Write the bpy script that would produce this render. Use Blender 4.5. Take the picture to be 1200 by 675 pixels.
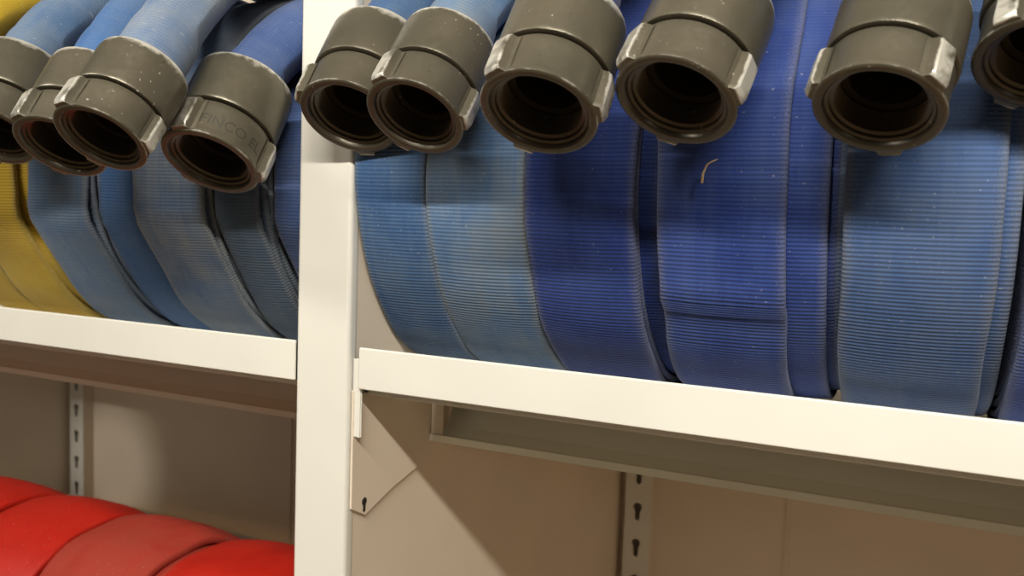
import bpy, bmesh, math, random
from mathutils import Vector, Matrix
random.seed(4)
SC = bpy.context.scene
C = SC.collection
for o in list(bpy.data.objects): bpy.data.objects.remove(o)

# ------------------------------------------------------------------ camera
# plan in millimetres: origin at the camera, x along the shelving, y into it, z up; H = camera height
H = 1500.0
F = 1000.0                                   # focal length in pixels of the 1200 px frame
CX, CY = 600.0, 337.5
RW = Matrix(((0.90556126, 0.4227587, 0.03512668),
             (-0.06477278, 0.05596092, 0.9963297),
             (0.41924132, -0.90451283, 0.0780593)))   # world -> camera
def W(x, y, z): return Vector((x/1000, y/1000, (z+H)/1000))
cam = bpy.data.cameras.new('camera'); co = bpy.data.objects.new('camera', cam); C.objects.link(co)
m = RW.transposed().to_4x4(); m.translation = W(0, 0, 0); co.matrix_world = m
cam.sensor_width = 36; cam.lens = 36*F/1200; cam.clip_start = .02
cam.dof.use_dof = True; cam.dof.focus_distance = .55; cam.dof.aperture_fstop = 10
SC.camera = co

# ------------------------------------------------------------------ light
SC.view_settings.view_transform = 'Standard'
SC.view_settings.look = 'None'
SC.view_settings.gamma = 1
SC.view_settings.use_curve_mapping = False
SC.view_settings.exposure = -0.08
wd = bpy.data.worlds.new('room_light'); SC.world = wd; wd.use_nodes = True
bg = wd.node_tree.nodes['Background']; bg.inputs[0].default_value = (1, .90, .74, 1); bg.inputs[1].default_value = .14
def area(name, p, target, sx, sy, power, col=(1, .95, .84)):
    l = bpy.data.lights.new(name, 'AREA'); l.shape = 'RECTANGLE'; l.size = sx; l.size_y = sy
    l.energy = power; l.color = col
    o = bpy.data.objects.new(name, l); C.objects.link(o); o.location = p
    o.rotation_euler = (target-p).to_track_quat('-Z', 'Y').to_euler()
    return o
area('tube_light', W(300, -730, 960), W(300, 520, -128), 1.3, .05, 50)
area('far_light', W(3300, -2250, 900), W(3300, 900, -380), 1.0, .4, 8)
area('left_light', W(-1500, -720, 1020), W(-900, 520, 0), .9, .12, 20)
sp = bpy.data.lights.new('added_patch_spot', 'SPOT'); sp.energy = 190; sp.color = (1, .95, .86); sp.spot_size = math.radians(3.3); sp.spot_blend = .35; sp.shadow_soft_size = .05  # added unseen spot, makes the light patch on the left bay back panel
so = bpy.data.objects.new('added_patch_spot', sp); C.objects.link(so); so.location = W(-1570, -3000, 1090)
so.rotation_euler = (W(-1475, 1212, -520)-so.location).to_track_quat('-Z', 'Y').to_euler()

# ------------------------------------------------------------------ materials
def srgb(r, g, b):
    f = lambda c: (c/255/12.92) if c/255 <= .04045 else ((c/255+.055)/1.055)**2.4
    return (f(r), f(g), f(b), 1)
class NT:
    def __init__(s, name):
        s.m = bpy.data.materials.new(name); s.m.use_nodes = True; s.t = s.m.node_tree
        s.b = s.t.nodes['Principled BSDF']
    def n(s, typ, **kw):
        o = s.t.nodes.new(typ)
        for k, v in kw.items():
            if k.startswith('i_'):
                key = k[2:]; key = int(key) if key.isdigit() else key
                o.inputs[key].default_value = v
            else: setattr(o, k, v)
        return o
    def l(s, a, b): s.t.links.new(a, b)
    def math(s, op, a, b=None, clamp=False):
        o = s.t.nodes.new('ShaderNodeMath'); o.operation = op; o.use_clamp = clamp
        for i, v in enumerate((a, b)):
            if v is None: continue
            if hasattr(v, 'is_linked') or hasattr(v, 'links'): s.l(v, o.inputs[i])
            else: o.inputs[i].default_value = v
        return o.outputs[0]
    def mix(s, fac, a, b):
        o = s.t.nodes.new('ShaderNodeMix'); o.data_type = 'RGBA'
        for i, v in ((0, fac), (6, a), (7, b)):
            if hasattr(v, 'links'): s.l(v, o.inputs[i])
            else: o.inputs[i].default_value = v
        return o.outputs[2]
    def ramp(s, v, lo, hi):
        o = s.t.nodes.new('ShaderNodeMapRange'); s.l(v, o.inputs[0]); o.inputs[1].default_value = lo; o.inputs[2].default_value = hi
        return o.outputs[0]
def paint(name, col, rough=.42, grain=.02):
    q = NT(name); q.b.inputs['Roughness'].default_value = rough
    tc = q.n('ShaderNodeTexCoord'); no = q.n('ShaderNodeTexNoise', i_Scale=7.0, i_Detail=4.0); q.l(tc.outputs['Object'], no.inputs['Vector'])
    c2 = tuple(c*.93 for c in col[:3])+(1,)
    q.l(q.mix(q.ramp(no.outputs[0], .35, .7), col, c2), q.b.inputs['Base Color'])
    n2 = q.n('ShaderNodeTexNoise', i_Scale=420.0); q.l(tc.outputs['Object'], n2.inputs['Vector'])
    bp = q.n('ShaderNodeBump', i_Strength=grain, i_Distance=.001); q.l(n2.outputs[0], bp.inputs['Height']); q.l(bp.outputs[0], q.b.inputs['Normal'])
    return q.m
M_white = paint('white_enamel', (.70, .68, .62, 1))
M_panel = paint('cream_panel_enamel', (.72, .62, .50, 1), .5)
M_grey = paint('grey_steel', (.80, .79, .68, 1), .5)
M_floor = paint('floor_vinyl', (.46, .32, .19, 1), .5)
M_ceil = paint('ceiling_tile', (.40, .36, .30, 1), .8)
M_wall = paint('wall_paint', (.35, .29, .21, 1), .8)

def jacket(name, col, worn, amount=.5, rib=.8, edge=True, rough=.75):
    q = NT(name); q.b.inputs['Roughness'].default_value = rough
    q.b.inputs['Sheen Weight'].default_value = .12 if rib else 0.0
    q.b.inputs['Specular IOR Level'].default_value = .25
    uv = q.n('ShaderNodeUVMap'); sep = q.n('ShaderNodeSeparateXYZ'); q.l(uv.outputs[0], sep.inputs[0])   # u, v in metres
    def noise(sx, sy, det=4.0, off=0.0):
        mp = q.n('ShaderNodeMapping'); mp.inputs['Scale'].default_value = (sx, sy, 1); mp.inputs['Location'].default_value = (off, off*1.7, 0)
        q.l(uv.outputs[0], mp.inputs[0]); no = q.n('ShaderNodeTexNoise', i_Scale=1.0, i_Detail=det, i_Roughness=.6); q.l(mp.outputs[0], no.inputs['Vector'])
        return no.outputs[0]
    off = (sum(map(ord, name)) % 37)*1.3
    blotch = noise(22, 14, 5, off); streak = noise(130, 5, 3, off+3); fine = noise(900, 900, 2, off); cross = noise(9, 60, 3, off+7); fleck = noise(330, 420, 1, off+9)
    wear = q.math('MULTIPLY', q.ramp(q.math('ADD', q.math('MULTIPLY', blotch, .55), q.math('ADD', q.math('MULTIPLY', streak, .30), q.math('MULTIPLY', cross, .25))), .44, .68), amount, True)
    c = q.mix(wear, col, worn)
    dark = tuple(x*.62 for x in col[:3])+(1,)
    c = q.mix(q.math('MULTIPLY', q.ramp(blotch, .5, .3), .5), c, dark)
    h = fine
    if rib:
        pitch = .0027
        ph = q.math('MULTIPLY', q.math('ADD', sep.outputs[1], q.math('MULTIPLY', q.math('SUBTRACT', noise(6, 18, 2, off+5), .5), .004)), 2*math.pi/pitch)
        wv = q.math('MULTIPLY', q.math('ADD', q.math('SINE', ph), 1.0), .5)
        c = q.mix(q.math('MULTIPLY', q.math('SUBTRACT', 1.0, wv), .30*rib), c, tuple(x*.42 for x in col[:3])+(1,))
        h = q.math('ADD', q.math('MULTIPLY', wv, 1.0), q.math('MULTIPLY', fine, .35))
    fl = q.math('MULTIPLY', q.ramp(fleck, .70, .78), .55*amount)
    c = q.mix(fl, c, srgb(190, 190, 190))
    c = q.mix(q.math('MULTIPLY', q.ramp(fine, .3, .8), .18), c, worn)
    if edge:
        at = q.n('ShaderNodeAttribute'); at.attribute_name = 'edge'
        e = q.math('MULTIPLY', q.ramp(q.math('ADD', at.outputs['Fac'], q.math('MULTIPLY', fine, .35)), 1.02, 1.16), .6)
        c = q.mix(e, c, tuple(.55*x+.45*y for x, y in zip(worn[:3], srgb(120, 112, 95)[:3]))+(1,))
    q.l(c, q.b.inputs['Base Color'])
    bp = q.n('ShaderNodeBump', i_Strength=.38 if rib else .12, i_Distance=.0009); q.l(h, bp.inputs['Height']); q.l(bp.outputs[0], q.b.inputs['Normal'])
    return q.m

def metal():
    q = NT('olive_anodised_aluminium')
    tc = q.n('ShaderNodeTexCoord')
    n1 = q.n('ShaderNodeTexNoise', i_Scale=55.0, i_Detail=5.0); q.l(tc.outputs['Object'], n1.inputs['Vector'])
    n2 = q.n('ShaderNodeTexNoise', i_Scale=260.0, i_Detail=3.0); q.l(tc.outputs['Object'], n2.inputs['Vector'])
    n3 = q.n('ShaderNodeTexNoise', i_Scale=24.0, i_Detail=2.0); q.l(tc.outputs['Object'], n3.inputs['Vector'])
    at = q.n('ShaderNodeAttribute'); at.attribute_name = 'wear'
    w = q.math('ADD', q.math('MULTIPLY', at.outputs['Fac'], .36), q.math('ADD', q.math('MULTIPLY', n1.outputs[0], .55), q.math('MULTIPLY', n2.outputs[0], .25)))
    wear = q.ramp(w, .64, .80)
    col = q.mix(q.ramp(n3.outputs[0], .35, .7), (.105, .096, .070, 1), (.142, .124, .090, 1))
    n4 = q.n('ShaderNodeTexNoise', i_Scale=420.0, i_Detail=1.0); q.l(tc.outputs['Object'], n4.inputs['Vector'])
    wear = q.math('MAXIMUM', wear, q.math('MULTIPLY', q.ramp(n4.outputs[0], .72, .78), q.ramp(n3.outputs[0], .52, .62)))
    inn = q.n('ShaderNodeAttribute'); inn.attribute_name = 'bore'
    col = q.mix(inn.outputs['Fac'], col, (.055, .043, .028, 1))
    col = q.mix(wear, col, (.60, .58, .52, 1))
    q.l(col, q.b.inputs['Base Color'])
    q.b.inputs['Metallic'].default_value = .45
    q.l(q.ramp(n2.outputs[0], -.7, 2.8), q.b.inputs['Roughness'])
    bp = q.n('ShaderNodeBump', i_Strength=.10, i_Distance=.0008); q.l(n2.outputs[0], bp.inputs['Height']); q.l(bp.outputs[0], q.b.inputs['Normal'])
    return q.m
M_metal = metal()
q = NT('engraved_mark'); q.b.inputs['Base Color'].default_value = (.040, .036, .026, 1); q.b.inputs['Roughness'].default_value = .6; M_mark = q.m
q = NT('dry_straw'); q.b.inputs['Base Color'].default_value = srgb(205, 178, 140); q.b.inputs['Roughness'].default_value = .7; M_straw = q.m
q = NT('painted_hole_shade'); q.b.inputs['Base Color'].default_value = (.012, .011, .010, 1); q.b.inputs['Roughness'].default_value = .7; M_hole_shade = q.m  # near-black colour painted for the shade inside the bracket keyholes

# ------------------------------------------------------------------ helpers
def root(name, loc, label, cat, group=None):
    o = bpy.data.objects.new(name, None); o.empty_display_size = .05; C.objects.link(o); o.location = loc
    o['label'] = label; o['category'] = cat
    if group: o['group'] = group
    return o
def origin(o):
    v = Vector((0, 0, 0))
    while o is not None: v += o.location; o = o.parent
    return v
def mesh_obj(name, verts, faces, mat, parent=None, uvs=None, attrs=None, smooth=True, bevel=0, loc=None, angle=40):
    base = origin(parent) if parent else (loc or Vector((0, 0, 0)))
    me = bpy.data.meshes.new(name); me.from_pydata([tuple(v-base) for v in verts], [], faces)
    if uvs is not None:
        ul = me.uv_layers.new(name='UVMap')
        for p in me.polygons:
            for li, vi in zip(p.loop_indices, p.vertices): ul.data[li].uv = uvs[vi]
    for k, vals in (attrs or {}).items():
        a = me.attributes.new(k, 'FLOAT', 'POINT'); a.data.foreach_set('value', vals)
    if uvs is None:
        b = bmesh.new(); b.from_mesh(me); bmesh.ops.recalc_face_normals(b, faces=b.faces); b.to_mesh(me); b.free()
    for p in me.polygons: p.use_smooth = smooth
    me.materials.append(mat)
    o = bpy.data.objects.new(name, me); C.objects.link(o)
    if parent: o.parent = parent
    else: o.location = base
    if bevel:
        b = o.modifiers.new('bevel', 'BEVEL'); b.width = bevel; b.segments = 3; b.limit_method = 'ANGLE'; b.angle_limit = math.radians(30)
        w = o.modifiers.new('wn', 'WEIGHTED_NORMAL')
    return o
class MB:
    def __init__(s): s.v = []; s.f = []
    def box(s, x0, x1, y0, y1, z0, z1):
        n = len(s.v)
        for z in (z0, z1):
            for x, y in ((x0, y0), (x1, y0), (x1, y1), (x0, y1)): s.v.append(W(x, y, z))
        for f in ((0, 3, 2, 1), (4, 5, 6, 7), (0, 1, 5, 4), (1, 2, 6, 5), (2, 3, 7, 6), (3, 0, 4, 7)): s.f.append([n+i for i in f])
        return s
    def extr(s, pts, x0, x1):          # (y, z) outline swept along x
        n = len(s.v); k = len(pts)
        for x in (x0, x1):
            for y, z in pts: s.v.append(W(x, y, z))
        for i in range(k):
            j = (i+1) % k; s.f.append([n+i, n+j, n+k+j, n+k+i])
        s.f.append([n+i for i in range(k)][::-1]); s.f.append([n+k+i for i in range(k)])
        return s
    def build(s, name, mat, parent=None, bevel=0, loc=None): return mesh_obj(name, s.v, s.f, mat, parent, smooth=bevel > 0, bevel=bevel, loc=loc)
def structure(o): o['kind'] = 'structure'; return o

# ------------------------------------------------------------------ room
structure(MB().box(-4200, 4200, -4200, 1300, -1510, -1500).build('floor', M_floor))
structure(MB().box(-4200, 4200, 1300, 1400, -1500, 1300).build('wall_back', M_wall))
structure(MB().box(-4200, 4200, -4200, 1300, 1300, 1360).build('ceiling', M_ceil))

# ------------------------------------------------------------------ shelving
D0 = 519.8; DB = 1212.0; ZD = -97.0; ZL = -612.0
ZB, ZT = -1500.0, 480.0
frame = root('shelving_frame', W(-400, 850, -1500), 'cream white steel shelving frame with a broad front post between the two bays', 'shelving')
POSTS = [(-1632, -1583), (-422, -373), (788, 837)]
for a, b in POSTS:
    MB().extr([(D0, ZB), (D0+12, ZB), (D0+12, ZT), (D0, ZT)], a, b).build('post', M_white, frame, bevel=.0035)
    MB().box(b-5, b-.6, D0+10, DB+26, ZB, ZT).build('side_panel', M_panel, frame)
def keyhole_plate(x0, x1, name):
    cu = bpy.data.curves.new('plate', 'CURVE'); cu.dimensions = '2D'; cu.fill_mode = 'BOTH'; cu.extrude = .0008
    def spl(pts):
        s = cu.splines.new('POLY'); s.points.add(len(pts)-1); s.use_cyclic_u = True
        for p, (x, z) in zip(s.points, pts): p.co = (x/1000, z/1000, 0, 1)
    spl([(x0, ZB+1500), (x1, ZB+1500), (x1, ZT+1500), (x0, ZT+1500)])
    xm = (x0+x1)/2-.5; z = -424.0-55*14
    while z < ZT-30:
        pts = []
        for i in range(14):
            t = math.radians(-50+i*280/13); pts.append((xm+6.6*math.cos(t), z+1500+6+6.6*math.sin(t)))
        pts += [(xm-3.8, z+1500-3), (xm-3.8, z+1500-11)]
        pts += [(xm-3.8*math.cos(math.radians(k)), z+1500-11-3.8*math.sin(math.radians(k))) for k in (45, 90, 135)]
        pts += [(xm+3.8, z+1500-11), (xm+3.8, z+1500-3)]
        spl(pts[::-1]); z += 55
    t = bpy.data.objects.new('tmp', cu); C.objects.link(t); dg = bpy.context.evaluated_depsgraph_get()
    me = bpy.data.meshes.new_from_object(t.evaluated_get(dg)); bpy.data.objects.remove(t); bpy.data.curves.remove(cu)
    base = origin(frame)
    for v in me.vertices: v.co = Vector((v.co.x, DB/1000+v.co.z, v.co.y))-base
    me.materials.clear(); me.materials.append(M_white)
    o = bpy.data.objects.new(name, me); C.objects.link(o); o.parent = frame
    MB().box(x0, x0+1.5, DB+.8, DB+24, ZB, ZT).box(x1-1.5, x1, DB+.8, DB+24, ZB, ZT).build('upright_side', M_panel, o if False else frame)
for x0 in (-1572, -419.5, -362, 748): keyhole_plate(x0, x0+40, 'keyhole_upright')
for a, b in ((-1588, -378), (-377, 783)):
    MB().box(a, b, DB+24, DB+26, ZB, ZT).build('back_panel', M_panel, frame)
for x in (-131, -1010):
    MB().extr([(DB+21.5, ZB), (DB+24.2, ZB), (DB+24.2, ZT), (DB+21.5, ZT)], x-2, x+2).build('panel_seam', M_panel, frame)

def shelf(x0, x1, zd, label, rear=False):
    s = root('metal_shelf', W((x0+x1)/2, D0+350, zd-30), label, 'shelf')
    t = 1.6
    # deck folded down into the front lip, with a small return
    MB().extr([(D0, zd), (D0+3, zd), (D0+3, zd-29), (D0+14, zd-29), (D0+14, zd-35), (DB-4, zd-35), (DB-4, zd-37.4), (D0+12, zd-37.4), (D0+12, zd-31.2), (D0, zd-31.2)], x0, x1).build('deck', M_white, s, bevel=.0012)
    if rear: MB().box(x0+3, x1-3, DB-6, DB-3, zd-35, zd-27).build('rear_flange', M_white, s, bevel=.0008)
    y = D0+119; zb = zd-97
    MB().extr([(y, zb+6), (y-1, zb+6), (y-1, zb), (y+40, zb), (y+40, zd-37), (y+38, zd-37), (y+38, zb+22), (y+30, zb+8), (y+18, zb+2.2), (y, zb+1.6)][::-1], x0-6, x1+(2 if x1 < 0 else 6)).build('support_channel', M_grey, s)
    for xs, sg in ((x0-9, 1), (x1+9, -1)):
        if x1 < 0 and sg < 0: continue
        pts = [(4, 13), (4, -125), (23, -135), (60, -125), (98, -116), (108, -111), (114, -104), (118, -97), (121, -80), (122, -3), (20, -3), (20, 13)]
        pts = [(4, -125), (23, -135), (60, -124.0), (97, -116.5), (106, -111), (113, -103), (118, -96), (120, -80), (121, -37.5), (12.5, -37.5), (12, -34), (4, -34)]
        g = MB().extr([(D0+a, zd+b) for a, b in pts], xs+sg*.6, xs+sg*2.6).build('end_bracket', M_panel, s, bevel=.0006)
        kx = xs+sg*2.7
        pk = []
        for i in range(12):
            an = math.radians(-55+i*290/11); pk.append((21+3.2*math.cos(an), -123.5+3.2*math.sin(an)))
        pk += [(19.4, -128), (19.2, -134+3), (20.8, -132), (22.6, -131), (22.6, -128)]
        MB().extr([(D0+a, zd+b) for a, b in pk], kx-.12*sg, kx+.1*sg).build('keyhole', M_hole_shade, g)  # dark inlay in place of a cut hole, its shade put into the colour
        MB().box(min(xs+sg*6, xs+sg*9.5), max(xs+sg*6, xs+sg*9.5)-1, D0+4, D0+6, zd-69, zd-9.5).box(min(xs+sg*1, xs+sg*9), max(xs+sg*1, xs+sg*9), D0+5, D0+6.5, zd-69, zd-9.5).build('hook_strip', M_white, g, bevel=.0005)
        MB().box(min(xs+sg*2.6, xs+sg*14), max(xs+sg*2.6, xs+sg*14), D0+121, D0+123, zd-92, zd-37).build('channel_tab', M_panel, g)
    return s
shelf(-364, 779, ZD, 'upper shelf of the right bay carrying the blue hoses, bright front lip')
shelf(-1574, -423, ZD, 'upper shelf of the left bay carrying the blue and yellow hoses')
shelf(-1574, -423, ZL+35, 'lower shelf of the left bay carrying the red hoses', True)

# ------------------------------------------------------------------ couplings
def frame_from_pixel(px, py, dirx, diry, ratio, diam_px, dia=66.0, dist=None):
    v = RW.transposed() @ Vector((px-CX, -(py-CY), -F))
    depth = dia*F/diam_px if dist is None else dist
    M = v*(depth/F)
    vh = v.normalized()
    e = RW.transposed() @ Vector((dirx, -diry, 0)); e -= vh*e.dot(vh); e.normalize()
    s = math.sqrt(1-ratio*ratio)
    a = e*s+vh*ratio
    n = e*ratio-vh*s
    return M, a.normalized(), n.normalized(), dia/70
LC = 74.0
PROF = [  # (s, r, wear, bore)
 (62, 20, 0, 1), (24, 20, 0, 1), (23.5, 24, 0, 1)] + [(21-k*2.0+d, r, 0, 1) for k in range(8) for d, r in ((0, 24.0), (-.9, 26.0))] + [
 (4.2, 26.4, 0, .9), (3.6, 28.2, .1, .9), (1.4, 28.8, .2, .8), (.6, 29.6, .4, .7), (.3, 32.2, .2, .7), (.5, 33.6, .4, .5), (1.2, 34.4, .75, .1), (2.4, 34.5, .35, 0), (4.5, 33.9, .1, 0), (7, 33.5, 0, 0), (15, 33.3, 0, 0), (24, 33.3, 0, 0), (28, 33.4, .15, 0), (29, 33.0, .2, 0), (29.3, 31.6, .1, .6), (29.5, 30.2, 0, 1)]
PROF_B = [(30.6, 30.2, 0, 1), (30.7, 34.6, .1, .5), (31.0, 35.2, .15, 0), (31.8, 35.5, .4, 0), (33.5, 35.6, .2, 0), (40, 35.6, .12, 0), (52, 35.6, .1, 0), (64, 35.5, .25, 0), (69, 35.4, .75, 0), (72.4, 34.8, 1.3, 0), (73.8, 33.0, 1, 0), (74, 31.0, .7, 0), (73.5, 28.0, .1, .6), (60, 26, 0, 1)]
def lathe(name, prof, M, a, n, parent, mat, sc, segs=80):
    b = a.cross(n)
    vs, fs, we, bo = [], [], [], []
    for s, r, w, q in prof:
        for i in range(segs):
            t = 2*math.pi*i/segs
            p = M+(a*s+(n*math.cos(t)+b*math.sin(t))*r)*sc
            vs.append(W(*p)); we.append(w); bo.append(q)
    for k in range(len(prof)-1):
        for i in range(segs):
            j = (i+1) % segs; fs.append([k*segs+i, k*segs+j, (k+1)*segs+j, (k+1)*segs+i])
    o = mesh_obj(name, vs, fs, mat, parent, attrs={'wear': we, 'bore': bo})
    e = o.modifiers.new('es', 'EDGE_SPLIT'); e.split_angle = math.radians(38)
    return o
def coupling(parent, M, a, n, sc_, lug0, mark=None):
    if (RW @ a.cross(n)).x < 0: sgn = -1
    else: sgn = 1
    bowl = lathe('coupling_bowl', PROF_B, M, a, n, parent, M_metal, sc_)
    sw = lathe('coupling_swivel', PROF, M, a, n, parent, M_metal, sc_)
    b = a.cross(n)*sgn                       # screen right
    for k in range(3):
        th = math.radians(lug0+120*k)
        u = n*math.cos(th)+b*math.sin(th); tt = -n*math.sin(th)+b*math.cos(th)
        sec = [(-9.6, 32.6), (-7.4, 33.9), (-6.4, 36.4), (-5.9, 38.2), (-4.9, 39.0), (4.9, 39.0), (5.9, 38.2), (6.4, 36.4), (7.4, 33.9), (9.6, 32.6), (0, 31)]
        wr = [0, 0, .2, .9, 1.2, .9, 1.0, .3, 0, 0, 0]
        vs, fs, we = [], [], []
        st = [(1.2, .955), (2.6, .985), (4.2, 1), (23.5, 1), (26.2, .985), (27.6, .94)]
        for s, sc in st:
            for (x, r), w in zip(sec, wr):
                rr = 31.5+(r-31.5)*(1 if sc > .99 else (sc-.80)/.2)
                p = M+(a*s+tt*x+u*rr)*sc_; vs.append(W(*p)); we.append(w)
        K = len(sec)
        for i in range(len(st)-1):
            for j in range(K):
                jj = (j+1) % K; fs.append([i*K+j, i*K+jj, (i+1)*K+jj, (i+1)*K+j])
        fs.append(list(range(K))[::-1]); fs.append([(len(st)-1)*K+j for j in range(K)])
        o = mesh_obj('lug', vs, fs, M_metal, sw, attrs={'wear': we, 'bore': [0.0]*len(vs)})
        e = o.modifiers.new('es', 'EDGE_SPLIT'); e.split_angle = math.radians(35)
        if k == 0 or (k == 1): o['label'] = 'bright worn metal lug'
    if mark:                                  # faint characters stamped round the swivel
        cu = bpy.data.curves.new('t', 'FONT'); cu.body = mark; cu.size = 11; cu.extrude = .12; cu.resolution_u = 3; cu.align_x = 'CENTER'
        t = bpy.data.objects.new('tmp', cu); C.objects.link(t); dg = bpy.context.evaluated_depsgraph_get()
        me = bpy.data.meshes.new_from_object(t.evaluated_get(dg)); bpy.data.objects.remove(t)
        bm = bmesh.new(); bm.from_mesh(me); bmesh.ops.subdivide_edges(bm, edges=[e for e in bm.edges if e.calc_length() > 2.5], cuts=2); bm.to_mesh(me); bm.free()
        base = origin(sw)
        for v in me.vertices:
            x, y, z = v.co; th = x/33.4+math.radians(8)
            p = M+(a*(10+y)+(n*math.cos(th)+b*math.sin(th))*(33.36+z))*sc_
            v.co = W(*p)-base
        me.materials.clear(); me.materials.append(M_mark)
        o = bpy.data.objects.new('stamped_mark', me); C.objects.link(o); o.parent = sw
    return bowl

# ------------------------------------------------------------------ hose rolls
def smooth(t): t = max(0, min(1, t)); return t*t*(3-2*t)
def hose(label, mat, xc, w, R, yfront, zdeck=ZD-35, cp=None, name='fire_hose', cat='fire hose', group=None, turns=None, pitch=7.2, thick=6.2,
         shifts=(0,), fold=None, wob=1.5, seed=0, puff=.35, lug0=-75, mark=None, k1=.42, start=0.0, edge_wob=1.0):
    rnd = random.Random(seed)
    ph = [rnd.uniform(0, 6.28) for _ in range(8)]
    yc = yfront+R; zc = zdeck+R-pitch*.5+thick/2+.3
    rt = root(name, W(xc, yc, zdeck), label, cat, group)
    path = []                                # (P, T, W, half width, half thick, outer?)
    X = Vector((1, 0, 0))
    if turns is None: turns = int((R-38)/pitch)
    if cp:
        M, a, n, sc_ = cp
        coupling(rt, M, a, n, sc_, lug0, mark)
        P0 = M+a*(LC-12)*sc_; P3 = Vector((xc, yc, zc+R)); 
        L = (P3-P0).length
        P1 = P0+a*L*k1; P2 = P3+Vector((0, -L*.42, 5))
        N = 34
        for i in range(N):
            t = i/N; u = 1-t
            P = P0*u**3+P1*3*u*u*t+P2*3*u*t*t+P3*t**3
            T = ((P1-P0)*u*u+(P2-P1)*2*u*t+(P3-P2)*t*t).normalized()
            k = smooth((t-.08)/.85)
            hw = 24.0+(w/2-24.0)*smooth((t-.08)/.55); ht = 24.0+(thick/2-24.0)*k
            path.append((P, T, hw, ht, -1))
    n_per = 84; tot = int(turns*n_per)
    for i in range(tot+1):
        al = 2*math.pi*i/n_per+start
        r = R-pitch*(al)/(2*math.pi)
        tn = al/(2*math.pi)
        # sideways shift of the wraps
        sidx = tn-.25; k0 = max(0, min(len(shifts)-1, int(math.floor(sidx)))); k1 = min(len(shifts)-1, k0+1); fr = smooth((sidx-k0-.75)/.25) if sidx > k0 else 0
        sx = shifts[k0]*(1-fr)+shifts[k1]*fr
        out = 1.0 if tn < 1.05 else .3
        dr = wob*out*(math.sin(al*5+ph[0])*.5+math.sin(al*9+ph[1])*.4+math.sin(al*14+ph[2])*.22)
        if abs(al-math.pi) < .5 or tn > 1.2: dr = 0
        ex = edge_wob*out*(math.sin(al*6+ph[3])*.6+math.sin(al*11+ph[4])*.35)
        y = yc+r*math.sin(al); z = zc+r*math.cos(al)
        if fold and tn < 1.05 and al > math.pi*1.2:
            for zf, amp, wd_ in fold:
                dr += amp*math.exp(-((z-zf)/wd_)**2)
        P = Vector((xc+sx+ex, yc+(r+dr)*math.sin(al), zc+(r+dr)*math.cos(al)))
        T = Vector((0, math.cos(al), -math.sin(al)))
        path.append((P, T, w/2, thick/2, al))
    K = 28; ang = [2*math.pi*(j+.5)/K for j in range(K)]
    vs, uv, ed, fs = [], [], [], []
    dist = 0; prev = None
    for (P, T, hw, ht, al) in path:
        if prev is not None: dist += (P-prev).length
        prev = P
        Wd = (X-T*X.dot(T)).normalized(); Nn = Wd.cross(T).normalized()*-1
        if Nn.dot(Vector((0, math.sin(al), math.cos(al)))) < 0 and al >= 0: Nn = -Nn
        if al < 0 and Nn.z < 0: Nn = -Nn
        flat = 1-min(1, (ht-thick/2)/(24.0-thick/2))
        ex_ = 1+flat*4.2
        for t in ang:
            cx, sy = math.cos(t), math.sin(t)
            x = math.copysign(abs(cx)**(2/ (2+flat*1.2)), cx)*hw
            yv = math.copysign(abs(sy)**(2/ex_ if flat > .01 else 1), sy)*ht
            yv *= 1+puff*flat*(1-(x/hw)**2)
            if flat > .5:                     # slight cupping and hem ridges of the flattened jacket
                yv += .5*math.exp(-((abs(x)-hw+2)/2.2)**2)*(1 if sy > 0 else 0)
            p = P+Wd*x+Nn*yv
            vs.append(W(*p)); uv.append((x/1000+xc/300, dist/1000)); ed.append(flat*abs(x)/hw if flat > .5 else 0.0)
    m_ = len(path)
    for i in range(m_-1):
        for j in range(K):
            jj = (j+1) % K; fs.append([i*K+j, (i+1)*K+j, (i+1)*K+jj, i*K+jj])
    fs.append(list(range(K))); fs.append([(m_-1)*K+j for j in range(K)][::-1])
    mesh_obj('hose_jacket', vs, fs, mat, rt, uvs=uv, attrs={'edge': ed})
    return rt

J = dict(
 r1=jacket('jacket_teal_blue', srgb(46, 84, 134), srgb(96, 116, 136), .6),
 r2=jacket('jacket_worn_light_blue', srgb(78, 112, 156), srgb(120, 130, 136), .75),
 r3=jacket('jacket_royal_blue', srgb(24, 48, 120), srgb(64, 84, 132), .4),
 r4=jacket('jacket_bright_royal_blue', srgb(30, 56, 130), srgb(74, 92, 138), .5),
 r5=jacket('jacket_mid_blue', srgb(56, 86, 138), srgb(98, 112, 134), .55),
 r6=jacket('jacket_navy_blue', srgb(34, 60, 140), srgb(84, 104, 150), .4),
 y=jacket('jacket_yellow', srgb(196, 162, 30), srgb(160, 140, 70), .35),
 l1=jacket('jacket_dusty_blue', srgb(76, 108, 150), srgb(118, 130, 142), .7),
 l2=jacket('jacket_clear_blue', srgb(54, 98, 156), srgb(100, 120, 146), .5),
 l3=jacket('jacket_scuffed_blue', srgb(84, 112, 154), srgb(140, 146, 150), .8),
 l4=jacket('jacket_grey_blue', srgb(64, 86, 114), srgb(92, 104, 116), .6),
 l5=jacket('jacket_violet_blue', srgb(58, 84, 140), srgb(98, 112, 142), .5),
 red=jacket('jacket_bright_red', srgb(178, 28, 14), srgb(162, 42, 30), .4, 0, False, .55),
 red2=jacket('jacket_dull_red', srgb(160, 50, 38), srgb(146, 66, 52), .5, 0, False, .65),
)
YF = D0-6+3
GB = 'blue hoses on the right bay upper shelf'; GL = 'hoses on the left bay upper shelf'
def CPX(*a, **k): return frame_from_pixel(*a, **k)
hose('blue hose roll beside the white post, its coupling hanging in front of the post', J['r1'], -341, 60, 169, YF, cp=CPX(409, 139, .40, -.92, .62, 122, 71), group=GB, seed=1, lug0=-95)
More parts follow.
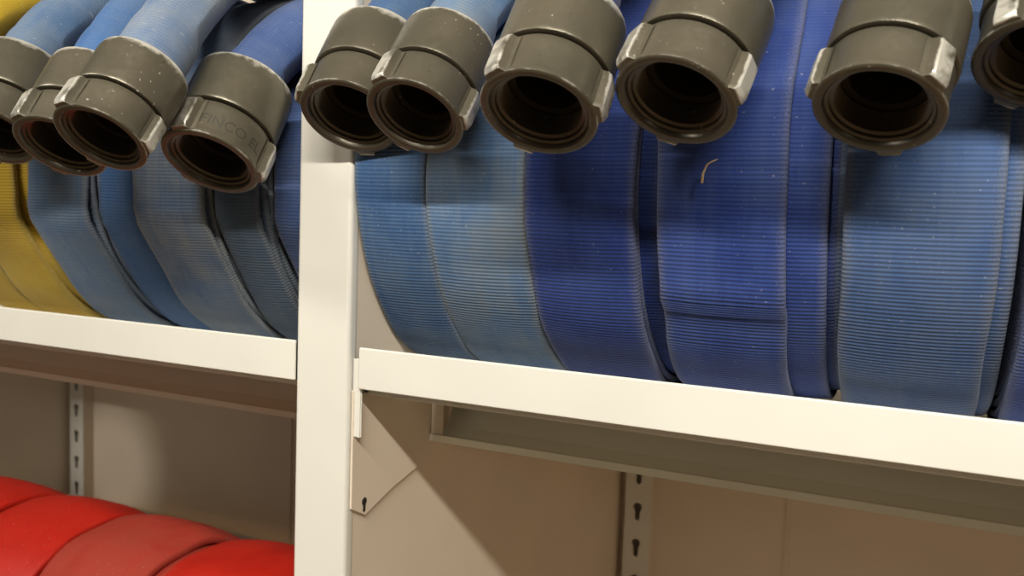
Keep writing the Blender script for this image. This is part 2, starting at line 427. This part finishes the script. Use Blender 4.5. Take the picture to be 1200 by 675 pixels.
hose('worn light blue hose roll with scuffed coupling, second right of the white post', J['r2'], -273.5, 76, 170, YF, cp=CPX(485, 139, .45, -.89, .62, 122, 64), group=GB, seed=2, lug0=-62, wob=1.2)
hose('dark royal blue hose roll with clean olive coupling, third right of the post', J['r3'], -197, 76, 169, YF, cp=CPX(630, 135, .33, -.94, .63, 146), group=GB, seed=3, lug0=-58, fold=[(-4, 1.2, 9)], shifts=(0, 0, 13, 10))
hose('royal blue hose roll with a deep crease across its front and a straw on it', J['r4'], -106, 78, 170, YF, cp=CPX(790, 121, .40, -.915, .63, 150), group=GB, seed=4, lug0=-68,
     shifts=(0, 23, 29, 27, 5), fold=[(-44, 3.5, 9), (-60, -4.0, 7)])
hose('wide mid blue hose roll at right, coupling with two bright lugs facing out', J['r5'], 4, 80, 170, YF, cp=CPX(1028, 131, .27, -.96, .66, 153, 63), group=GB, seed=5, lug0=-80, shifts=(0, 9, -5))
hose('blue hose roll cut off by the right edge of the photo', J['r6'], 97, 78, 169, YF, cp=CPX(1224, 78, .2, -.98, .68, 158, 64), group=GB, seed=6, lug0=-35)
hose('yellow hose roll half showing at the far left edge, next to the dusty blue one', J['y'], -786, 76, 169, YF, cp=CPX(-100, 150, .45, -.89, .55, 98), group=GL, fold=[(-6, 4.5, 17), (-58, -4, 24)], seed=7, lug0=-70, shifts=(0, 12, 0))
hose('yellow hose roll left of the other yellow one, only a sliver at the left edge', J['y'], -866, 76, 167, YF+4, group=GL, seed=17)
hose('dusty blue hose roll next to the yellow one', J['l1'], -693, 76, 169, YF, cp=CPX(-12, 160, .46, -.89, .52, 106, 71), group=GL, fold=[(-6, 4.5, 17), (-58, -4, 24)], seed=8, lug0=-75)
hose('clear blue hose roll between the dusty and the scuffed ones, in the left bay', J['l2'], -626, 52, 166, YF+12, cp=CPX(70, 174, .48, -.88, .50, 108, 65), group=GL, fold=[(-6, 4.5, 17), (-58, -4, 24)], seed=9, lug0=-72)
hose('scuffed blue hose roll with tan stains, middle of the left bay row', J['l3'], -557, 78, 169, YF, cp=CPX(117, 164, .54, -.84, .50, 112, 61), group=GL, fold=[(-6, 4.5, 17), (-58, -4, 24)], seed=10, lug0=-68)
hose('narrow grey blue hose roll without visible coupling, set back in the left bay', J['l4'], -490, 44, 166, YF+8, group=GL, fold=[(-6, 4.5, 17), (-58, -4, 24)], seed=11)
hose('violet blue hose roll against the left side of the white post, stamped coupling', J['l5'], -424, 76, 164, D0+17, cp=CPX(245, 192, .44, -.90, .50, 118, 72), k1=.3, group=GL, fold=[(-6, 4.5, 17), (-58, -4, 24)], seed=12, lug0=-48, mark='FINCO EL')

# red hoses on the lower shelf
GR = 'red hoses on the lower shelf'
RED = [(-1140, 'red', 'bright red hose roll at the far left of the lower shelf, partly out of frame'), (-1000, 'red', 'bright red hose roll, highest of those showing at the left edge'),
       (-860, 'red', 'bright red hose roll left of the dull red one'), (-726, 'red2', 'dull faded red hose roll between bright red ones'),
       (-576, 'red', 'bright red hose roll nearest the white post')]
for i, (xc, mk, lb) in enumerate(RED):
    hose(lb, J[mk], xc, 129 if i != 4 else 136, 137, 520, zdeck=ZL, start=2.4, group=GR, seed=20+i, pitch=14, thick=12, wob=2.0, puff=1.0, shifts=(0, 12, -4) if i != 3 else (0, 22, 0), turns=6, edge_wob=2.5)

# straw
pts = [(822.5, 214.5), (824.0, 203), (828.5, 193), (833, 190), (841, 186.5)]
vs, fs = [], []
P3 = []
for k, (x, y) in enumerate(pts):
    v = RW.transposed() @ Vector((x-CX, -(y-CY), -F)); P3.append(v*((509.2-(.8 if k < 3 else 1.6*(k-1)))/v.y))
K = 8
for i, p in enumerate(P3):
    T = (P3[min(i+1, len(P3)-1)]-P3[max(i-1, 0)]).normalized(); s = T.cross(Vector((0, 1, 0))).normalized(); u = s.cross(T)
    r = (.85, .75, .6, .5, .25)[i]
    for j in range(K):
        t = 2*math.pi*j/K; vs.append(W(*(p+s*math.cos(t)*r+u*math.sin(t)*r)))
for i in range(len(P3)-1):
    for j in range(K): jj = (j+1) % K; fs.append([i*K+j, i*K+jj, (i+1)*K+jj, (i+1)*K+j])
fs.append(list(range(K))); fs.append([(len(P3)-1)*K+j for j in range(K)])
o = mesh_obj('straw', vs, fs, M_straw, loc=W(*P3[0]))
o['label'] = 'short bent straw stuck on the creased royal blue hose'; o['category'] = 'straw'
